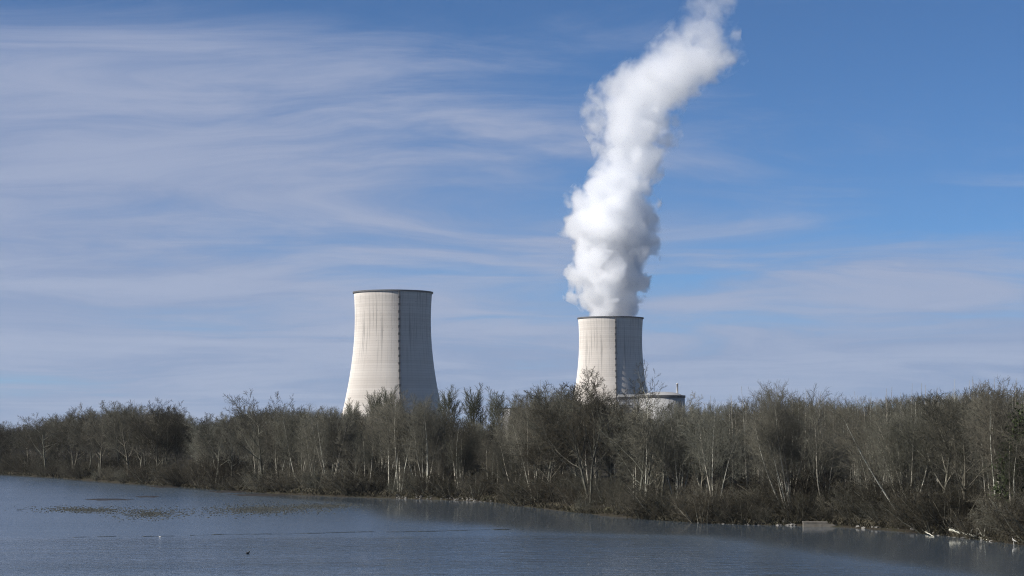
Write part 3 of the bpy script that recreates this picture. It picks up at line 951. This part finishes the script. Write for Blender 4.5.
# far woodland behind: one mass, its trees scattered by geometry nodes
def far_wood():
    rnd = np.random.default_rng(9)
    keys = ['round1', 'round3', 'poplar0', 'round0', 'birch1']
    pos, sc, ro, kd = [], [], [], []
    for i in range(760):
        px = rnd.uniform(-80, 1110)
        s = shore_at(px)
        back = rnd.uniform(60, 640) if px < 690 else rnd.uniform(150, 640)
        kf = (s.y + back) / s.y
        x, y = s.x * kf, s.y * kf
        top = skyline(px) + rnd.uniform(2, 16) + (14 if 500 < px < 690 else 0) + (6 if 340 < px < 500 else 0)
        z = gz(x, y)
        k = int(rnd.choice([0, 1, 2, 3, 4], p=[0.3, 0.3, 0.1, 0.2, 0.1])) if px < 690 else int(rnd.choice([0, 2, 4], p=[0.3, 0.5, 0.2]))
        h = max(7.0, at_depth(px, top, y).z - z)
        pos.append((x, y, z)); sc.append(h / PROTO[keys[k]][2]); ro.append(rnd.uniform(0, 6.28)); kd.append(k)
    me = bpy.data.meshes.new('far_wood')
    me.from_pydata(pos, [], [])
    for nm, ty, va in (('size', 'FLOAT', sc), ('turn', 'FLOAT', ro), ('sort', 'INT', kd)):
        me.attributes.new(nm, ty, 'POINT').data.foreach_set('value', va)
    o = obj('far_wood', me)
    g = bpy.data.node_groups.new('scatter_wood', 'GeometryNodeTree')
    g.interface.new_socket('Geometry', in_out='INPUT', socket_type='NodeSocketGeometry')
    g.interface.new_socket('Geometry', in_out='OUTPUT', socket_type='NodeSocketGeometry')
    t = NT(g)
    gi = t.n('NodeGroupInput').outputs[0]
    att = lambda nm, ty: t.n('GeometryNodeInputNamedAttribute', data_type=ty, ins={'Name': nm}).outputs[0]
    size, turn, sort = att('size', 'FLOAT'), att('turn', 'FLOAT'), att('sort', 'INT')
    rotv = t.n('ShaderNodeCombineXYZ', ins={2: turn}).outputs[0]
    jn = t.n('GeometryNodeJoinGeometry')
    for k, key in enumerate(keys):
        src = next(ob for ob in bpy.data.objects if ob.data == PROTO[key][1])
        inf = t.n('GeometryNodeObjectInfo', transform_space='ORIGINAL', ins={'Object': src, 'As Instance': True})
        sel = t.n('FunctionNodeCompare', data_type='INT', operation='EQUAL', ins={2: sort, 3: k}).outputs[0]
        ip = t.n('GeometryNodeInstanceOnPoints', ins={'Points': gi, 'Selection': sel, 'Instance': inf.outputs['Geometry'], 'Rotation': rotv, 'Scale': size})
        g.links.new(ip.outputs[0], jn.inputs[0])
    t.n('NodeGroupOutput', ins={0: jn.outputs[0]})
    o.modifiers.new('scatter', 'NODES').node_group = g
    return o


tag(far_wood(), 'grey leafless woodland reaching back towards the plant', 'woodland', kind='stuff')

# ------------------------------------------------------------------ bank details
def rock(rng, s):
    import bmesh
    b = bmesh.new(); bmesh.ops.create_icosphere(b, subdivisions=1, radius=1)
    v = np.array([p.co[:] for p in b.verts]); f = np.array([[q.index for q in p.verts] for p in b.faces]); b.free()
    v = v * rng.uniform(0.7, 1.25, (len(v), 1)) * np.array([1.3, 1.0, 0.65]) * s
    return v, f.reshape(-1), np.full(len(f), 3)


M['stone'] = plain('pale bank stone', (0.15, 0.143, 0.13), sc=1.5, amt=0.35)
rg = np.random.default_rng(21)
for x0, x1, n, lab in ((395, 495, 110, 'pale stones along the water below the larger cooling tower'), (690, 800, 80, 'pale stones at the water edge of the right bank'),
                       (850, 1000, 60, 'broken stones along the dark right end of the bank')):
    out = []
    for i in range(n):
        px = rg.uniform(x0, x1); s = shore_at(px); kf = (s.y + rg.uniform(-0.6, 2.4)) / s.y
        v, l, ss = rock(rg, rg.uniform(0.1, 0.36))
        a = rg.uniform(0, 6.28); ca, sa = math.cos(a), math.sin(a)
        x, y = s.x * kf, s.y * kf
        out.append((np.stack([v[:, 0] * ca - v[:, 1] * sa + x, v[:, 0] * sa + v[:, 1] * ca + y, v[:, 2] + max(gz(x, y), -0.1) + 0.05], -1), l, ss))
    tag(obj('bank_stones', mesh_np('bank_stones', *join_np(out), smooth=False), M['stone']), lab, 'stones', kind='stuff')

# dead grass and trailing stems at the water's edge
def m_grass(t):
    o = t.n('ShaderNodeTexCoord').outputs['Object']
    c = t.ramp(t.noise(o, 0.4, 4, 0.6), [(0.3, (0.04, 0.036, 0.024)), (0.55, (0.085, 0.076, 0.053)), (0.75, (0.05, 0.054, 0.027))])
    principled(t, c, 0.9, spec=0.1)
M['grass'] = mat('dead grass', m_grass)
n = 14000
pxs = rg.uniform(-40, 1080, n)
xs, ys = [], []
sy = np.interp(pxs, [p[0] for p in SHORE_PX], [p[1] for p in SHORE_PX])
base = np.array([tuple(on_plane(a, b))[:2] for a, b in zip(pxs, sy)])
kf = (base[:, 1] + np.abs(rg.normal(0.2, 2.0, n)) - 0.2) / base[:, 1]
bx, by = base[:, 0] * kf, base[:, 1] * kf
bz = np.maximum(ground_z(bx, by), -0.05)
hh_ = rg.uniform(0.25, 1.1, n)
ax, ay = rg.normal(0, 0.45, n) * hh_, (rg.normal(0, 0.4, n) - 0.25) * hh_
wx = 0.035
P0 = np.stack([bx - wx, by, bz], -1); P1 = np.stack([bx + wx, by, bz], -1); P2 = np.stack([bx + ax, by + ay, bz + hh_], -1); P3 = np.stack([bx + ax * 0.4, by + ay * 0.4 + 0.05, bz + hh_ * 0.6], -1)
vv = np.stack([P0, P1, P2, P3], 1).reshape(-1, 3)
lp = (np.arange(n)[:, None] * 4 + np.array([[0, 1, 2, 1, 3, 2, 3, 0, 2]])).reshape(-1)
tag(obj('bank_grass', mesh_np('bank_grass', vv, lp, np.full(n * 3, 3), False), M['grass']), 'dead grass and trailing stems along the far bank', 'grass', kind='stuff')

# water weed in the shallows
def m_weed(t):
    o = t.n('ShaderNodeTexCoord').outputs['Object']
    c = t.ramp(t.noise(o, 0.8, 4, 0.6), [(0.3, (0.022, 0.024, 0.02)), (0.7, (0.05, 0.052, 0.043))])
    principled(t, c, 0.7, spec=0.3)
M['weed'] = mat('water weed', m_weed)
def weed(cx, cy_, rx, ry, n, label, size=(0.13, 0.42), h=0.13, slope=0.0):
    rng = np.random.default_rng(int(cx * 7 + cy_))
    out = []
    for i in range(n):
        a, r = rng.uniform(0, 6.28), abs(rng.normal(0, 0.5))
        ex = r * math.cos(a)
        p = on_plane(cx + ex * rx, cy_ + r * math.sin(a) * ry + slope * ex * rx)
        s, hh = rng.uniform(*size), rng.uniform(0.3, 1.0) * h
        k = 5
        an = np.arange(k) * 2 * np.pi / k + a
        ring = np.stack([p.x + np.cos(an) * s * rng.uniform(0.6, 1.5, k), p.y + np.sin(an) * s * rng.uniform(0.6, 1.5, k), np.full(k, -0.06)], -1)
        v = np.concatenate([ring, [[p.x + rng.normal(0, 0.1), p.y + rng.normal(0, 0.1), hh]]])
        f = np.array([[j, (j + 1) % k, k] for j in range(k)])
        out.append((v, f.reshape(-1), np.full(k, 3)))
    tag(obj('weed_bed', mesh_np('weed_bed', *join_np(out), smooth=False), M['weed']), label, 'water weed', kind='stuff')


weed(85, 510, 66, 4, 1500, 'thin far-left streak of dark water weed', slope=0.01)
weed(150, 514, 42, 7, 1000, 'speckled round patch of water weed left of the long weed bed')
weed(262, 509.5, 80, 6.5, 3000, 'long dark bed of water weed reaching towards the left bank', slope=-0.025)
weed(325, 506, 44, 2.6, 1200, 'weed at the right end joining the middle bank', slope=-0.01)


def mudbar(cx, cy_, rx, ry, z, label):
    n, rings = 40, 5
    vs, fs = [], []
    rng = random.Random(int(cx))
    wv = [1 + 0.25 * math.sin(i * 0.9 + cx) + rng.uniform(-0.12, 0.12) for i in range(n)]
    for r in range(rings):
        f = 1 - r / rings
        for i in range(n):
            a = 2 * math.pi * i / n
            p = on_plane(cx + rx * f * wv[i] * math.cos(a), cy_ - ry * f * wv[i] * math.sin(a))
            vs.append((p.x, p.y, -0.15 + (z + 0.15) * (1 - f ** 2) + rng.uniform(-0.02, 0.02)))
    for r in range(rings - 1):
        for i in range(n):
            k = (i + 1) % n
            fs.append((r * n + i, r * n + k, (r + 1) * n + k, (r + 1) * n + i))
    fs.append(tuple((rings - 1) * n + i for i in range(n)))
    m = MB(); m.add(vs, fs)
    o = tag(obj('mud_bar', m.mesh('mud_bar', True), M['mud']), label, 'mud bar')
    o['group'] = 'mud bars in the shallows'


M['mud'] = plain('wet mud', (0.03, 0.026, 0.021), 0.6, 1.2, 0.35)
mudbar(108, 499.6, 30, 1.2, 0.16, 'long low mud bar lying in the shallows on the left')
mudbar(148, 496.8, 16, 1.0, 0.14, 'short mud bar just right of the long one')
mudbar(165, 486.9, 22, 0.9, 0.2, 'dark mud spit touching the left bank')
mudbar(230, 491.8, 24, 1.2, 0.2, 'dark mud spit under the lone forked tree')
mudbar(262, 495.0, 40, 1.6, 0.16, 'broad mud bar off the bank below the lone forked tree')

# line of flotsam where the ruffled water begins
m = MB(); rng = random.Random(77)
x = 72.0
while x < 520:
    L = rng.uniform(4, 22)
    if rng.random() < 0.8:
        y0 = 537.5 - (x - 72) * 0.0175 + 0.35 * math.sin(x * 0.05)
        p, q = on_plane(x, y0), on_plane(x + L, y0 - L * 0.0175)
        w = rng.uniform(0.05, 0.16)
        pts = [p.lerp(q, i / 5) + Vector((0, rng.uniform(-0.15, 0.15), 0.01)) for i in range(6)]
        m.tube(pts, [0.02] + [w * rng.uniform(0.3, 0.6) for _ in range(4)] + [0.02], 6)
    x += L * rng.uniform(0.7, 1.05)
tag(obj('flotsam_line', m.mesh('flotsam_line', True), M['weed']), 'thin dark line of flotsam across the water where ripples begin', 'flotsam', kind='stuff')


# ------------------------------------------------------------------ flat boat, driftwood, birds
def landing():
    """low pale slab wall at the water edge: a capping course over face stones"""
    p = shore_at(822) + Vector((0, -1.1, 0))
    e = empty('stone_landing', (p.x, p.y, 0), math.radians(-3), label='low pale stone landing slab at the water edge of the right bank', cat='landing')
    x, rnd = -2.9, random.Random(8)
    while x < 2.6:
        w = min(rnd.uniform(0.8, 1.3), 3.0 - x)
        t0, t1 = 0.62 - 0.16 * max(0, x), 0.62 - 0.16 * max(0, x + w)
        zb0 = -0.25 + (0.22 if x < -2.6 else 0)
        m = MB(); y0 = -0.7 + rnd.uniform(-0.008, 0.008)
        m.add([(x + 0.006, y0, zb0), (x + w - 0.006, y0, -0.25), (x + w - 0.006, 0.9, -0.25), (x + 0.006, 0.9, zb0), (x + 0.006, y0, t0), (x + w - 0.006, y0 + 0.03, t1), (x + w - 0.006, 0.9, t1), (x + 0.006, 0.9, t0)],
              [(3, 2, 1, 0), (4, 5, 6, 7), (0, 1, 5, 4), (1, 2, 6, 5), (2, 3, 7, 6), (3, 0, 4, 7)])
        obj('stone', m.mesh('stone'), M['landing'], e)
        x += w
    m = MB(); m.box(-2.95, 0.6, -0.74, 1.0, 0.60, 0.76); obj('cap', m.mesh('cap'), M['landing'], e)
M['landing'] = plain('weathered pale stone', (0.125, 0.115, 0.098), 0.9, 2.5, 0.15)
landing()


def log(px0, py0, px1, py1, r, label, z0=0.05, z1=0.3, forks=0, seed=1):
    a, b = on_plane(px0, py0), on_plane(px1, py1)
    rnd = random.Random(seed)
    e = empty('driftwood', (a.x, a.y, 0), 0, label=label, cat='driftwood')
    d = Vector((b.x - a.x, b.y - a.y, z1 - z0))
    pts = [Vector((0, 0, z0)) + d * (i / 6) + Vector((0, rnd.uniform(-.08, .08), rnd.uniform(-.05, .05))) for i in range(7)]
    m = MB(); m.tube(pts, [r * (0.45 + 0.55 * i / 6) for i in range(7)], 8); obj('stem', m.mesh('stem', True), M['driftwood'], e)
    for i in range(forks):
        s = pts[rnd.randint(1, 5)]
        dirv = (-d.normalized() * rnd.uniform(0.1, 0.8) + Vector((rnd.uniform(-.9, .5), rnd.uniform(-.3, .3), rnd.uniform(0.15, 0.7)))).normalized() * rnd.uniform(0.8, 2.6)
        m = MB(); m.tube([s, s + dirv * 0.5 + Vector((0, 0, rnd.uniform(-.1, .15))), s + dirv], [r * 0.4, r * 0.3, 0.015], 6); obj('branch', m.mesh('branch', True), M['driftwood'], e)


log(991, 541.0, 950, 536.5, 0.2, 'bleached fallen trunk with branches reaching into the water at the right', 0.06, 0.9, 11, 4)
log(911, 530.8, 919, 531.4, 0.09, 'short bleached log at the edge of the right bank', 0.1, 0.15)
log(934, 537.0, 925, 533.6, 0.10, 'slanting bleached log floating off the right bank', 0.05, 0.3)
log(1003, 537.2, 1008, 537.4, 0.12, 'small pale log beside the white bird', 0.1, 0.15)
log(286, 493.5, 279, 492.8, 0.2, 'pale log on the bank below the lone forked tree', 0.2, 0.4)


def bird(name, p, label, s, colour, standing, rz):
    """one skinned body: tail, trunk, neck, head, bill"""
    me = bpy.data.meshes.new(name)
    if standing:
        vs = [(-.34, 0, .42), (-.15, 0, .52), (.08, 0, .60), (.17, 0, .70), (.13, 0, .84), (.19, 0, .96), (.25, 0, .98), (.38, 0, .96), (0.0, .04, .48), (0.02, .05, .24), (0.0, .05, -.1), (0.0, -.04, .48), (.02, -.05, .24), (0.0, -.05, -.1)]
        es = [(0, 1), (1, 2), (2, 3), (3, 4), (4, 5), (5, 6), (6, 7), (1, 8), (8, 9), (9, 10), (1, 11), (11, 12), (12, 13)]
        rs = [.03, .13, .12, .05, .035, .045, .035, .008, .04, .013, .012, .04, .013, .012]
    else:
        vs = [(-.30, 0, .12), (-.18, 0, .09), (.0, 0, .07), (.14, 0, .10), (.19, 0, .2), (.23, 0, .25), (.33, 0, .235)]
        es = [(i, i + 1) for i in range(6)]
        rs = [.02, .09, .12, .09, .045, .055, .012]
    me.from_pydata([tuple(c * s for c in v) for v in vs], es, [])
    o = obj(name, me, None, loc=p, rot=(0, 0, rz))
    sk = o.modifiers.new('skin', 'SKIN')
    for v, r in zip(me.skin_vertices[0].data if me.skin_vertices else [], rs): v.radius = (r * s, r * s)
    if me.skin_vertices: me.skin_vertices[0].data[1].use_root = True
    o.modifiers.new('sub', 'SUBSURF').levels = 2
    o.modifiers['sub'].render_levels = 2
    bpy.context.view_layer.update()
    dg = bpy.context.evaluated_depsgraph_get()
    res = bpy.data.meshes.new_from_object(o.evaluated_get(dg))
    o.modifiers.clear(); o.data = res; res.name = name
    res.materials.clear(); res.materials.append(colour)
    tag(o, label, 'bird')


M['white_feather'] = plain('white feathers', (0.75, 0.73, 0.68), 0.8, 4, 0.1)
M['grey_feather'] = plain('pale grey feathers', (0.4, 0.4, 0.4), 0.8, 4, 0.1)
M['dark_feather'] = plain('dark feathers', (0.03, 0.028, 0.025), 0.7, 6, 0.3)
p = on_plane(1014, 545.0); bird('wading_bird', p, 'white wading bird standing at the water edge on the right', 1.0, M['white_feather'], True, 2.6)
p = on_plane(248, 554); bird('duck', p, 'small dark duck swimming alone in the foreground water', 1.15, M['dark_feather'], False, 1.0)
p = on_plane(160, 537.3); bird('gull', p, 'tiny white gull floating on the line of flotsam', 0.7, M['grey_feather'], False, 2.8)

# look-alikes that still share a label are told apart by their order from the left
by = {}
for ob in COL.objects:
    if ob.parent is None and ob.get('label') and not ob.get('kind'): by.setdefault(ob['label'], []).append(ob)
NUM = {2: 'two', 3: 'three', 4: 'four', 5: 'five', 6: 'six', 7: 'seven'}
for lab, obs in by.items():
    if len(obs) < 2: continue
    obs.sort(key=lambda ob: ob.location.x / ob.location.y)
    n = len(obs)
    order = ['left', 'right'] if n == 2 else ['left', 'middle', 'right'] if n == 3 else ['first', 'second', 'third', 'fourth', 'fifth', 'sixth', 'seventh'][:n]
    for ob, w_ in zip(obs, order):
        txt = '%s, %s of %s' % (lab, w_, NUM.get(n, 'many'))
        for drop in ('spreading ', 'tangled ', 'upright ', 'mid-sized '):
            if len(txt.replace('-', ' ').split()) > 16: txt = txt.replace(drop, '')
        ob['label'] = txt

# ------------------------------------------------------------------ thin haze over the whole valley
def m_haze(t):
    v = t.n('ShaderNodeVolumePrincipled', ins={'Color': (0.84, 0.90, 1.0, 1), 'Density': 0.00002, 'Anisotropy': 0.2})
    t.n('ShaderNodeOutputMaterial', ins={'Volume': v.outputs[0]})


hm = mat('thin haze', m_haze)
hm.cycles.homogeneous_volume = True
m = MB(); m.box(-14950, 14950, -14950, 14950, -3.5, 860)
tag(obj('haze', m.mesh('haze'), hm), 'thin pale haze filling the river valley', 'haze', kind='stuff')
